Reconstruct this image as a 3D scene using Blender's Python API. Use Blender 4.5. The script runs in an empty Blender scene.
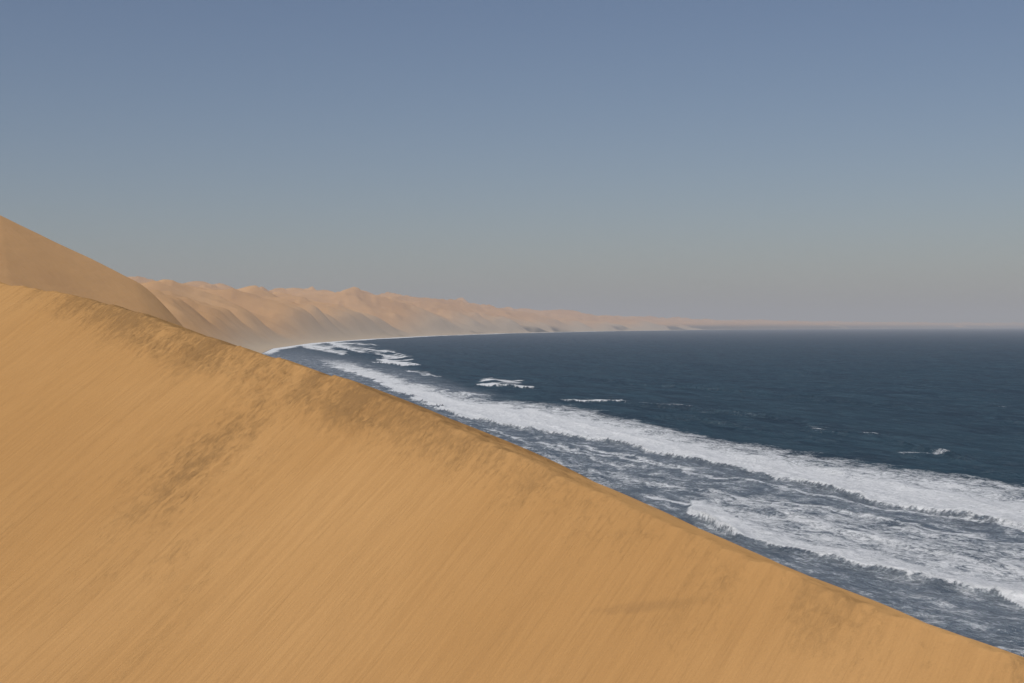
import bpy, math, numpy as np
from mathutils import Vector
sc=bpy.context.scene
F=1422.0; H=60.0; HY=326.0
# ---------------------------------------------------------------- noise
def _h(ix,iy,seed):
    n=(ix.astype(np.int64)*374761393+iy.astype(np.int64)*668265263+seed*1442695041)&0xFFFFFFFF
    n=((n^(n>>13))*1274126177)&0xFFFFFFFF
    n=(n^(n>>16))&0xFFFFFF
    return n/float(0xFFFFFF)
def vn(x,y,seed=0):
    ix=np.floor(x);iy=np.floor(y);fx=x-ix;fy=y-iy
    fx=fx*fx*fx*(fx*(fx*6-15)+10);fy=fy*fy*fy*(fy*(fy*6-15)+10)
    ix=ix.astype(np.int64);iy=iy.astype(np.int64)
    a=_h(ix,iy,seed);b=_h(ix+1,iy,seed);c=_h(ix,iy+1,seed);d=_h(ix+1,iy+1,seed)
    return ((a*(1-fx)+b*fx)*(1-fy)+(c*(1-fx)+d*fx)*fy)*2-1
def fbm(x,y,o=4,seed=0,g=0.5):
    r=0;a=1;t=0
    for i in range(o):
        r=r+a*vn(x,y,seed+i*17);t+=a;a*=g
        x,y=(x*1.62-y*1.18)+3.1,(x*1.18+y*1.62)+7.7
    return r/t
def ridged(x,y,o=5,seed=0,g=0.5):
    r=0;a=1;t=0
    for i in range(o):
        r=r+a*(1-np.abs(vn(x,y,seed+i*13))*1.6);t+=a;a*=g
        x,y=(x*1.7-y*1.05)+5.3,(x*1.05+y*1.7)+1.7
    return r/t
def ss(a,b,x):
    t=np.clip((x-a)/(b-a),0,1);return t*t*(3-2*t)
def grid_mesh(name,X,Y,Z,attrs=None,uv=None,wrap=False):
    nr,nc=X.shape
    co=np.stack([X,Y,Z],-1).reshape(-1,3).astype(np.float32)
    i=np.arange(nr-1)[:,None];j=np.arange(nc-1 if not wrap else nc)[None,:]
    j2=(j+1)%nc
    f=np.stack([i*nc+j,i*nc+j2,(i+1)*nc+j2,(i+1)*nc+j],-1).reshape(-1,4)
    me=bpy.data.meshes.new(name)
    me.vertices.add(len(co));me.vertices.foreach_set('co',co.ravel())
    me.loops.add(f.size);me.loops.foreach_set('vertex_index',f.ravel().astype(np.int32))
    me.polygons.add(len(f))
    me.polygons.foreach_set('loop_start',(np.arange(len(f))*4).astype(np.int32))
    me.update(calc_edges=True)
    me.polygons.foreach_set('use_smooth',np.ones(len(f),bool))
    for k,v in (attrs or {}).items():
        a=me.attributes.new(k,'FLOAT','POINT');a.data.foreach_set('value',v.ravel().astype(np.float32))
    if uv is not None:
        a=me.attributes.new('st','FLOAT_VECTOR','POINT')
        a.data.foreach_set('vector',np.stack([uv[0],uv[1],uv[0]*0],-1).astype(np.float32).ravel())
    me.validate();me.update()
    if me.polygons[len(me.polygons)//2].normal.z<0: me.flip_normals()
    ob=bpy.data.objects.new(name,me);sc.collection.objects.link(ob);return ob
# ---------------------------------------------------------------- shader helper
class NT:
    def __init__(s,name):
        s.m=bpy.data.materials.new(name);s.m.use_nodes=True;s.t=s.m.node_tree;s.t.nodes.clear()
    def n(s,typ,ins=None,**kw):
        nd=s.t.nodes.new(typ)
        for k,v in kw.items(): setattr(nd,k,v)
        for k,v in (ins or {}).items():
            if isinstance(v,bpy.types.NodeSocket): s.t.links.new(v,nd.inputs[k])
            else: nd.inputs[k].default_value=v
        return nd
    def math(s,op,a,b=0.0,c=0.0,clamp=False):
        return s.n('ShaderNodeMath',{0:a,1:b,2:c},operation=op,use_clamp=clamp).outputs[0]
    def mix(s,f,a,b,bt='MIX'):
        nd=s.n('ShaderNodeMix',data_type='RGBA',blend_type=bt)
        for i,v in ((0,f),(6,a),(7,b)):
            if isinstance(v,bpy.types.NodeSocket): s.t.links.new(v,nd.inputs[i])
            else: nd.inputs[i].default_value=v if i==0 else (*v,1)
        return nd.outputs[2]
    def attr(s,n,o='Fac'): return s.n('ShaderNodeAttribute',attribute_name=n).outputs[o]
    def noise(s,vec,scale,detail=4,rough=0.55,dist=0.0):
        return s.n('ShaderNodeTexNoise',{'Vector':vec,'Scale':scale,'Detail':detail,'Roughness':rough,'Distortion':dist}).outputs[0]
    def mr(s,v,a,b,c=0.0,d=1.0,smooth=True):
        return s.n('ShaderNodeMapRange',{0:v,1:a,2:b,3:c,4:d},interpolation_type='SMOOTHSTEP' if smooth else 'LINEAR').outputs[0]
    def mapping(s,vec,scale=(1,1,1),rot=(0,0,0)):
        return s.n('ShaderNodeMapping',{'Vector':vec,'Scale':scale,'Rotation':rot}).outputs[0]
# ---------------------------------------------------------------- coastline (x,y metres)
coast=np.array([(9000,-150000),(1500,-9000),(300,-700),(170,-150),(125,40),(88,150),(60,230),(25,330),(-25,500),(-110,900),(-255,1500),(-480,2600),(-640,3800),
 (-705,5000),(-670,6500),(-520,8500),(-100,11500),(900,16000),(3500,24000),(9000,34000),(17500,46000),(60000,90000),(110000,110000)],float)
def coast_dist(x,y):
    best=np.full(x.shape,1e18);sg=np.ones(x.shape)
    for k in range(len(coast)-1):
        a=coast[k];d=coast[k+1]-a;L=d@d
        t=np.clip(((x-a[0])*d[0]+(y-a[1])*d[1])/L,0,1)
        dx=x-a[0]-t*d[0];dy=y-a[1]-t*d[1];q=dx*dx+dy*dy
        m=q<best;best=np.where(m,q,best);sg=np.where(m,np.sign(d[0]*dy-d[1]*dx),sg)
    return np.sqrt(best)*sg   # + on land
def az_list(n_f,half=math.radians(25)):
    f=np.linspace(-half,half,n_f)
    c=np.linspace(half,2*math.pi-half,90)[1:-1]
    return np.concatenate([f,c])
# ---------------------------------------------------------------- far dunes
az=az_list(800)
r=np.exp(np.linspace(math.log(30),math.log(150000),1050))
R,A=np.meshgrid(r,az,indexing='ij');X=R*np.sin(A);Y=R*np.cos(A)
Ttrue=coast_dist(X,Y)
T=Ttrue+fbm(X/700,Y/900,3,5)*0.016*np.clip(R,0,16000)
amp=np.interp(R,[0,300,700,1500,3000,5000,7500,9500,13000,17000,22000,28000,34000,46000,150000],
              [8,12,45,90,195,285,350,385,440,440,330,265,225,200,150])
w=np.clip(0.055*R,35,1100)
prof=1-np.exp(-np.clip(T-0.003*R-10,0,None)/w)
wx=X+fbm(X/900,Y/900,3,70)*330;wy=Y+fbm(X/900,Y/900,3,90)*330
n=ridged(wx/1500,wy/900,5,11,0.52)
n2=ridged(wx/480,wy/300,4,41,0.48)
n3=fbm(X/3500,Y/3500,2,47)
hh=amp*prof*(0.42+0.50*n+0.25*n2+0.16*n3)
hh=np.where(T>0,hh,0)
P0=np.array([-1150.,1250.]);P1=np.array([-190.,1640.])
d=P1-P0;L=np.linalg.norm(d);d/=L
wob=fbm(X/300,Y/300,2,33)*14
q=(X-P0[0])*d[0]+(Y-P0[1])*d[1];c=(X-P0[0])*(-d[1])+(Y-P0[1])*d[0]+wob
top=np.interp(q,[-900,0,480,659,782,868,924,990,1050],[400,330,232,175,116,74,48,22,0])
spur=top-0.40*np.sqrt(c*c+200)+fbm(X/140,Y/140,4,3)*3.0+5
k=40.;mx=np.maximum(hh,spur);hh=mx+k*0.25*np.clip(1-np.abs(hh-spur)/k,0,1)**2*ss(-30,10,np.minimum(hh,spur))
hh=np.where(Ttrue>0,hh,hh*ss(-10,0,Ttrue))
beach=np.clip(Ttrue*0.03,-6,2.5)
Z=np.where(Ttrue>0,beach+hh*ss(0,np.clip(R*0.09,60,220),Ttrue),beach)
flat=ss(15000,30000,R)
veg=ss(0.47,0.62,fbm(X/420,Y/1500,4,77)*0.5+0.5+0.3*flat)*ss(7300,8300,R)*(1-ss(30,70+flat*60,Z))*ss(20,80,Ttrue)
fardune=grid_mesh('coastal_dunes',X,Y,Z,{'coast':Ttrue/np.clip(R/1500,1,8),'veg':veg},wrap=True)
# ---------------------------------------------------------------- ocean
def curve(px,pts):
    p=np.array(pts,float);return np.interp(px,p[:,0],p[:,1])
az=az_list(1150)
r=np.exp(np.linspace(math.log(70),math.log(9000),1200));r=np.concatenate([r,np.exp(np.linspace(math.log(9000),math.log(150000),90))[1:]])
R,A=np.meshgrid(r,az,indexing='ij');X=R*np.sin(A);Y=R*np.cos(A)
T=-coast_dist(X,Y)           # + seaward
front=np.abs(A)<math.radians(60)
sc_=np.clip(R/600,0.6,3.0)
wr=(fbm(X/34,Y/34,4,21)*12+fbm(X/130,Y/130,2,22)*14)
wl=fbm(X/7,Y/7,3,23)*4
Yw=np.clip(Y+(wr+wl)*sc_**1.2,60,None)
Xw=X+(fbm(X/18,Y/30,3,24)*5)*sc_
bx=np.where(front,Xw/np.clip(Y,1,None)*F+512,5000*np.sign(X)+512);dp=H*F/Yw
foam=np.zeros_like(X);hgt=np.zeros_like(X)
thn=0.75+0.9*fbm(X/26,Y/60,3,29)
def add(up,lo,x0,x1,strength,height,su=2.,sl=1.,fade=20,grad=0.45,taper=False,hl=14.):
    global foam,hgt
    u=curve(bx,up)-HY;l=curve(bx,lo)-HY
    if taper:
        k=np.clip((bx-x0)/(x1-x0),0,1);k=np.sqrt(np.clip(4*k*(1-k),0,1))
        u=l-(l-u)*k*np.clip(thn*1.3,0.15,2)
    m=ss(u-su,u+su,dp)*(1-ss(l-sl,l+sl,dp))
    m=m*ss(x0-fade,x0+fade,bx)*(1-ss(x1-fade,x1+fade,bx))
    pos=np.clip((dp-u)/np.maximum(l-u,0.5),-0.5,1.5)
    foam=np.maximum(foam,m*strength*(1-grad+grad*ss(0.0,0.9,pos)))
    if height:
        s=(Yw-H*F/np.clip(l,2,None))
        e=ss(x0-fade,x0+fade,bx)*(1-ss(x1-fade,x1+fade,bx))
        hgt+=height*e*ss(-3.5,1.5,s)*np.exp(-np.clip(s,0,None)/hl)
mlo=[(300,356),(360,376),(400,392),(450,415),(520,429),(600,441),(660,454),(720,468),(800,486),(900,507),(1024,532),(1300,592)]
add([(300,348),(360,362),(400,375),(440,386),(500,397),(560,403),(620,415),(680,427),(740,440),(800,452),(880,462),(950,472),(1024,483),(1300,530)],
    mlo,320,1500,0.90,0,su=7,sl=1.5,grad=0.38,fade=40)
add([(380,376),(440,394),(520,408),(600,422),(660,435),(720,449),(800,466),(900,487),(1024,505),(1300,555)],mlo,390,1500,1.14,1.8,su=5,sl=1.2,grad=0.16,fade=40)
slo=[(600,492),(690,513),(710,527),(740,540),(780,549),(820,559),(900,574),(1024,598),(1300,660)]
add([(600,488),(690,499),(750,522),(820,542),(900,558),(1024,580),(1300,640)],slo,690,1500,1.05,1.5,su=6,sl=1.2,fade=12,grad=0.35)
add([(680,498),(700,500),(720,508),(745,518)],[(680,516),(700,521),(720,532),(745,541)],688,745,1.1,1.7,su=3,sl=1.2,fade=8,grad=0.1)
add([(480,450),(560,460),(640,476),(700,484),(800,500),(900,518),(1024,542),(1300,620)],slo,680,1500,0.69,0,su=12,sl=2,fade=50,grad=0.2)
add([(440,412),(560,440),(640,456),(700,470),(800,488),(900,510),(1024,534),(1300,610)],[(500,452),(600,492),(760,510),(900,550),(1300,640)],400,1500,0.48,0,su=8,sl=8,fade=40,grad=0.2)
add([(1000,583),(1024,588),(1300,640)],[(1000,594),(1024,604),(1300,690)],1000,1500,0.95,0.5,fade=10)
for p,x0,x1,st in [([(600,478),(690,492),(800,508),(1024,548)],640,1100,.8),([(500,437),(620,462),(760,488),(1024,534)],520,1100,.75),
                   ([(860,590),(940,600),(1024,622)],880,1100,.5),([(640,498),(665,501),(690,506)],635,705,1.0),([(450,420),(540,446),(620,470)],470,640,.7),
                   ([(430,420),(520,450),(600,484)],430,600,.6),([(560,444),(680,472),(800,498)],560,800,.7),([(700,486),(800,522),(900,545),(1024,568)],720,1100,.8),
                   ([(960,642),(1024,655),(1200,690)],980,1200,.6)]:
    add([(x_,y_-3.5) for x_,y_ in p],p,x0,x1,st,0.3,su=2,sl=1,fade=20,grad=0.3)
for (x0,x1,y0,y1,th,hg,st) in [(374,420,363,367,8,3.2,1.1),(480,534,385,390,7,3.0,1.1),(558,630,401,405,4.5,2.0,.95),(328,356,344,352,6,2,1.),(350,396,351,358,4,1.5,.9),
                      (806,880,430,437,3,1.4,.72),(900,965,456,461,2.2,1.2,.56),(976,1012,407,409,2,.9,.6),(320,400,346,354,4,1,.8),(395,440,371,378,3,1.,.8),
                      (640,700,404,410,2,1.,.62),(440,480,392,398,3,1.,.8),(300,350,347,356,6,.8,.9),(275,335,343,350,5,.6,.9),(300,380,342,346,3,.6,.8)]:
    add([(x0,y0-th),(x1,y1-th)],[(x0,y0),(x1,y1)],x0,x1,st,hg,su=1.8,sl=0.8,fade=5,grad=0.4,taper=True,hl=22)
sw=(1-ss(0.005,0.014,T/R+0.004*fbm(X/200,Y/200,3,44)))*ss(2500,3500,R)*ss(0,3,T)*(1-ss(15000,30000,R)*0.6)
foam=np.maximum(foam,sw*0.9)
lowedge=curve(bx,[(300,346),(400,364),(500,396),(620,420),(740,447),(880,469),(1024,488),(1300,530)])-HY
surf=np.where(front,ss(lowedge-4,lowedge+14,dp),1-ss(150,300,T))
surf=surf*(1-ss(5000,8000,R))
foam=np.maximum(foam,0.34*surf+0.05)
Tn=T+fbm(X/220,Y/220,3,51)*30
ph=Tn*2*math.pi/58.
env=ss(120,260,T)*(1-ss(900,3200,T))*(0.35+0.65*ss(-0.25,0.35,fbm(X/260,Y/260,2,58)))
sw1=np.exp(2.2*(np.cos(ph)-1))
Z=hgt+2.8*env*sw1+0.35*fbm(X/14,Y/20,3,64)*(1-ss(1500,4000,R))+0.8*surf*fbm(X/9,Y/12,3,68)*(1-ss(900,2000,R))
Z=Z+2.8*(1-ss(5000,9000,R))*ss(200,700,T)*fbm(X/34,Y/75,4,81)
Z+=surf*0.7*np.exp(2.5*(np.cos((T+fbm(X/60,Y/60,3,52)*9)*2*math.pi/24.)-1))
face=np.zeros_like(X)
for i,(lo,x0,x1,hg) in enumerate([([(600,400),(640,407),(760,418),(880,440),(960,462),(1100,482)],620,990,3.8),([(520,376),(640,384),(800,398),(1024,424),(1200,440)],540,1100,2.4),
        ([(420,352),(640,364),(800,374),(1024,392),(1200,400)],420,1100,2.6),([(600,416),(700,422),(800,436),(900,452),(1000,476)],640,1100,2.8)]):
    l=curve(bx,lo)-HY;s=Yw-H*F/np.clip(l,2,None)
    e=ss(x0-20,x0+30,bx)*(1-ss(x1-50,x1,bx))*np.clip(0.7+0.9*fbm(X/90,Y/200,2,90+i),0,1.4)
    Z+=hg*e*ss(-9,2,s)*np.exp(-np.clip(s,0,None)/18.)
Z=Z*ss(0,40,T)-(T<0)*1.0*ss(0,10,-T)
ocean=grid_mesh('ocean',X,Y,Z,{'foam':foam,'surf':surf},wrap=True)
# ---------------------------------------------------------------- foreground dune
a,b,c0=0.35,0.487,30.0
pts=[(0,282),(50,290),(100,301),(150,317),(200,335),(250,350),(300,364),(350,380),(400,401),(450,423),(500,446),(550,470),(600,493),(650,515),(700,537),(750,558),(800,578),(850,598),(900,616),(950,635),(1024,664)]
cr=[]
for px,py in pts:
    u=(px-512)/F;v=(HY-py)/F
    y=c0/(b+a*u-v);cr.append((u*y,y))
cr=np.array(cr)
dirL=np.array([-0.66,0.75]);ext=[cr[0]+dirL*k for k in (160,90,40,12)]
dirR=np.array([0.50,-0.86]);ext2=[cr[-1]+dirR*k for k in (4,15,40,90)]
cr=np.vstack([ext,cr,ext2])
seg=np.r_[0,np.cumsum(np.linalg.norm(np.diff(cr,axis=0),axis=1))]
s0=seg[4]
S=np.unique(np.concatenate([np.arange(0,s0-6,0.8),np.arange(s0-6,seg[-5]+4,0.085),np.arange(seg[-5]+4,seg[-1],0.8)]))
cx=np.interp(S,seg,cr[:,0]);cy=np.interp(S,seg,cr[:,1])
kk=np.hanning(45);kk/=kk.sum()
pad=lambda v:np.convolve(np.pad(v,22,mode='reflect',reflect_type='odd'),kk,'valid')
cx,cy=pad(cx),pad(cy)
S0=S-s0
D=-np.array([a,b])/math.hypot(a,b);W=np.array([0.77,0.638])
tp=np.concatenate([np.arange(0,3,0.05),np.arange(3,22,0.10),np.arange(22,48,0.5),np.arange(48,150,2)])
tw=np.concatenate([np.arange(0.06,3,0.15),np.arange(3,40,0.8),np.arange(40,190,4)])[::-1]
t=np.concatenate([-tw,tp])
TT,SS=np.meshgrid(t,S0,indexing='ij');CX=np.broadcast_to(cx,TT.shape);CY=np.broadcast_to(cy,TT.shape)
wob=0.14*fbm(SS/2.6,SS*0+1.3,4,9)+0.08*fbm(SS/0.6,SS*0+8.3,3,19)
slip=np.clip(TT,0,None);wind=np.clip(-TT,0,None)
X=CX+D[0]*slip+W[0]*wind;Y=CY+D[1]*slip+W[1]*wind
CZ=H-c0+a*CX+b*CY+wob*1.2
Zs=H-c0+a*X+b*Y+wob*1.2*np.exp(-slip/2.0)
Zs=Zs+0.45*fbm(SS/14,slip/20,3,4)*ss(0,8,slip)+0.02*fbm(SS/0.7,slip/7,3,14)*ss(0.3,4,slip)
crust=np.exp(-((slip-1.2)/1.5)**2)*ss(14,22,SS)*(1-ss(42,46,SS))
fan=np.exp(-((SS-32.5-0.45*slip+1.2*fbm(SS/3,slip/3,2,12))/3.4)**2)*(1-ss(6,14,slip))*ss(0,1,slip)
Zs=Zs+0.13*crust*fbm(SS/0.5,slip/0.6,4,15)+0.2*crust*np.clip(fbm(SS/1.5,slip/1.0,3,25),0,1)+0.09*fan*fbm(SS/0.5,slip/0.9,3,55)
Zs=Zs+0.03*fbm(SS/0.5,slip/0.8,4,35)*np.clip(fbm(SS/5,slip/3,3,36)*2.2,0,1)*ss(0.5,2,slip)
# small slump ledge at the low end of the crest
Zs=Zs+0.45*np.exp(-((SS-73.5)/2.0)**2)*np.exp(-((slip-1.6)/0.6)**2)*(0.6+fbm(SS/1,slip,2,66))
Zw=CZ-(0.33*wind+0.17*wind*ss(0,25,wind))
Zw=np.maximum(Zw,1.0-0.05*np.clip(wind-100,0,None))
Zf=np.where(TT>0,Zs,Zw)
Zf=Zf-0.05*np.exp(-np.abs(TT)/0.15)
mound=H-2.2-0.62*np.sqrt(X*X+Y*Y+1.0)
kq=4.0;mx=np.maximum(Zf,mound)
Zf=np.where(TT>0,mx+kq*0.25*np.clip(1-np.abs(Zf-mound)/kq,0,1)**2,Zf)
dune=grid_mesh('sand_dune',X,Y,Zf,{'crust':np.maximum(crust,fan*0.95)},uv=(SS,TT))
# ---------------------------------------------------------------- sand materials
def sand(name,fg):
    N=NT(name);geo=N.n('ShaderNodeNewGeometry').outputs['Position']
    if fg:
        st=N.attr('st','Vector')
        big=N.noise(geo,0.06,4,0.55)
        streak=N.noise(N.mapping(st,(2.2,0.13,1)),1.0,6,0.66,0.5)
        streak2=N.noise(N.mapping(st,(8.0,0.45,1)),1.0,4,0.65,0.4)
        warp=N.noise(N.mapping(st,(0.30,0.13,1)),1.0,5,0.62,0.8)
        grain=N.noise(geo,16,5,0.8)
        fine=N.noise(N.mapping(st,(3.4,2.0,1)),1,7,0.75,0.4)
        sep=N.n('ShaderNodeSeparateXYZ',{0:st});s,t_=sep.outputs[0],sep.outputs[1]
        col=N.mix(N.mr(big,0.3,0.7),(0.475,0.268,0.103),(0.535,0.315,0.130))
        f=N.math('MULTIPLY',N.mr(streak,0.35,0.75),0.28);col=N.mix(f,col,(0.37,0.205,0.080))
        f=N.math('MULTIPLY',N.mr(streak2,0.45,0.75),0.22);col=N.mix(f,col,(0.33,0.187,0.077))
        near=N.math('MULTIPLY',N.mr(t_,3.6,0.2,0,1),N.mr(s,2,14,0.2,1))
        near=N.math('MULTIPLY',near,N.mr(s,56,42,0.4,1))
        cr_=N.attr('crust')
        m=N.math('MAXIMUM',N.math('MULTIPLY',cr_,0.92),near)
        patch=N.mr(N.math('ADD',N.math('ADD',N.math('MULTIPLY',warp,0.55),N.math('MULTIPLY',fine,0.65)),N.math('MULTIPLY',m,0.18)),0.66,0.92)
        patch=N.math('MULTIPLY',patch,N.math('ADD',N.math('MULTIPLY',m,0.42),0.18))
        col=N.mix(patch,col,(0.215,0.132,0.064))
        # thin dark mark low on the face
        dt=N.math('SUBTRACT',t_,N.math('ADD',N.math('MULTIPLY',N.math('SUBTRACT',s,60.5),-0.55),3.0))
        e1=N.math('ADD',N.math('POWER',N.math('DIVIDE',N.math('SUBTRACT',s,60.5),1.6),2),N.math('POWER',N.math('DIVIDE',dt,0.25),2))
        e1=N.mr(N.math('ADD',e1,N.math('MULTIPLY',N.math('SUBTRACT',fine,0.5),5)),1.6,-0.4,0,0.30)
        col=N.mix(e1,col,(0.24,0.14,0.065))
        col=N.mix(N.math('MULTIPLY',N.mr(grain,0.35,0.7),0.20),col,(0.30,0.17,0.072))
        h=N.math('ADD',N.math('MULTIPLY',streak,0.11),N.math('MULTIPLY',streak2,0.032))
        h=N.math('ADD',h,N.math('MULTIPLY',fine,0.035))
        h=N.math('ADD',h,N.math('MULTIPLY',N.math('MULTIPLY',patch,fine),0.18))
        h=N.math('ADD',h,N.math('MULTIPLY',grain,0.010))
        bump=N.n('ShaderNodeBump',{'Height':h,'Strength':0.8,'Distance':1.0})
    else:
        big=N.noise(geo,0.0012,5,0.6);mid=N.noise(geo,0.008,5,0.55)
        col=N.mix(N.mr(big,0.3,0.7),(0.47,0.268,0.112),(0.56,0.335,0.155))
        col=N.mix(N.math('MULTIPLY',N.mr(mid,0.4,0.7),0.3),col,(0.36,0.20,0.09))
        co=N.attr('coast')
        col=N.mix(N.mr(co,70,15),col,(0.40,0.32,0.23))
        col=N.mix(N.math('MULTIPLY',N.attr('veg'),0.9),col,(0.05,0.05,0.03))
        bump=N.n('ShaderNodeBump',{'Height':mid,'Strength':0.7,'Distance':10.0})
    d=N.n('ShaderNodeBsdfDiffuse',{'Color':col,'Roughness':0.6,'Normal':bump.outputs[0]})
    o=N.n('ShaderNodeOutputMaterial',{0:d.outputs[0]});return N.m
dune.data.materials.append(sand('dune_sand',True))
fardune.data.materials.append(sand('far_sand',False))
# ---------------------------------------------------------------- water
N=NT('sea_water');geo=N.n('ShaderNodeNewGeometry').outputs['Position']
fo=N.attr('foam');su=N.attr('surf')
al=N.mapping(geo,rot=(0,0,math.radians(-18)))       # y axis now along the wave crests
n1=N.noise(N.mapping(al,(1,0.38,1)),0.13,8,0.70,0.7)
n2=N.noise(N.mapping(al,(1,0.6,1)),0.6,6,0.72,0.9)
nl=N.noise(N.mapping(al,(0.020,0.006,1)),1,4,0.6,0.5)
nm=N.noise(N.mapping(al,(0.050,0.012,1)),1,6,0.66,0.7)
nn=N.math('ADD',N.math('MULTIPLY',n1,0.55),N.math('MULTIPLY',n2,0.45))
x=N.math('ADD',N.math('MULTIPLY',N.math('SUBTRACT',nn,0.5),3.4),N.math('SUBTRACT',N.math('MULTIPLY',fo,1.55),0.78))
fm=N.mr(x,-0.18,0.48)
deep=N.mix(N.mr(nl,0.35,0.68),(0.011,0.033,0.055),(0.021,0.058,0.084))
deep=N.mix(N.math('MULTIPLY',N.mr(nm,0.42,0.66),0.7),deep,(0.034,0.082,0.112))  # shade of the wave faces put into the water colour as crest-aligned bands
deep=N.mix(N.math('MULTIPLY',N.mr(n1,0.45,0.70),0.6),deep,(0.055,0.105,0.135))
shal=N.mix(N.mr(nn,0.38,0.62),(0.080,0.106,0.124),(0.24,0.27,0.29))
wc=N.mix(su,deep,shal)
hb=N.math('ADD',N.math('MULTIPLY',N.noise(N.mapping(al,(1,0.5,1)),0.08,7,0.68),9.0),N.math('MULTIPLY',n2,0.9))
bw=N.n('ShaderNodeBump',{'Height':hb,'Strength':1.0,'Distance':1.0})
dif=N.n('ShaderNodeBsdfDiffuse',{'Color':wc,'Normal':bw.outputs[0]})
gl=N.n('ShaderNodeBsdfGlossy',{'Color':(0.78,0.85,0.93,1),'Roughness':0.22,'Normal':bw.outputs[0]})
wat=N.n('ShaderNodeMixShader',{0:N.math('ADD',0.09,N.math('MULTIPLY',su,0.18)),1:dif.outputs[0],2:gl.outputs[0]})
fb=N.n('ShaderNodeBump',{'Height':nn,'Strength':0.9,'Distance':3.0})
fd=N.n('ShaderNodeBsdfDiffuse',{'Color':N.mix(N.mr(n2,0.3,0.6),(0.56,0.59,0.61),(0.80,0.82,0.84)),'Normal':fb.outputs[0]})
mx_=N.n('ShaderNodeMixShader',{0:fm,1:wat.outputs[0],2:fd.outputs[0]})
N.n('ShaderNodeOutputMaterial',{0:mx_.outputs[0]})
ocean.data.materials.append(N.m)
# ---------------------------------------------------------------- marine haze (real volume layer)
me=bpy.data.meshes.new('marine_haze');q=149000;z0,z1=-8,650
vs=[(-q,-q,z0),(q,-q,z0),(q,q,z0),(-q,q,z0),(-q,-q,z1),(q,-q,z1),(q,q,z1),(-q,q,z1)]
me.from_pydata(vs,[],[(0,3,2,1),(4,5,6,7),(0,1,5,4),(1,2,6,5),(2,3,7,6),(3,0,4,7)])
hz=bpy.data.objects.new('marine_haze',me);sc.collection.objects.link(hz)
N=NT('haze');v=N.n('ShaderNodeVolumeScatter',{'Color':(0.84,0.85,0.98,1),'Density':5.2e-5,'Anisotropy':0.0})
o=N.n('ShaderNodeOutputMaterial');N.t.links.new(v.outputs[0],o.inputs['Volume'])
me.materials.append(N.m)
# ---------------------------------------------------------------- sun + sky
sd=Vector((-0.36,-0.55,0.75)).normalized()
L=bpy.data.lights.new('sun','SUN');L.energy=3.25;L.angle=math.radians(0.5);L.color=(1,0.95,0.88)
so=bpy.data.objects.new('sun',L);sc.collection.objects.link(so);so.rotation_euler=sd.to_track_quat('Z','Y').to_euler()
w=bpy.data.worlds.new("World");sc.world=w;w.use_nodes=True;nt=w.node_tree;bg=nt.nodes['Background']
sk=nt.nodes.new('ShaderNodeTexSky');sk.sky_type='NISHITA';sk.sun_disc=False
sk.sun_elevation=math.asin(sd.z);sk.sun_rotation=math.atan2(sd.x,sd.y)
sk.air_density=1.0;sk.dust_density=0.9;sk.ozone_density=2.6
tint=nt.nodes.new('ShaderNodeMix');tint.data_type='RGBA';tint.blend_type='MULTIPLY';tint.inputs[0].default_value=1;tint.inputs[7].default_value=(1.01,0.965,1.02,1)
nt.links.new(sk.outputs[0],tint.inputs[6]);nt.links.new(tint.outputs[2],bg.inputs[0]);bg.inputs[1].default_value=0.06
# ---------------------------------------------------------------- camera
cd=bpy.data.cameras.new('camera');cam=bpy.data.objects.new('camera',cd);sc.collection.objects.link(cam)
cam.location=(0,0,H);cam.rotation_euler=(math.radians(90),0,0)
cd.sensor_width=36;cd.lens=36*F/1024;cd.shift_y=-15.5/1024;cd.clip_start=0.5;cd.clip_end=400000
sc.camera=cam
sc.view_settings.view_transform='Standard';sc.view_settings.look='None';sc.view_settings.exposure=0
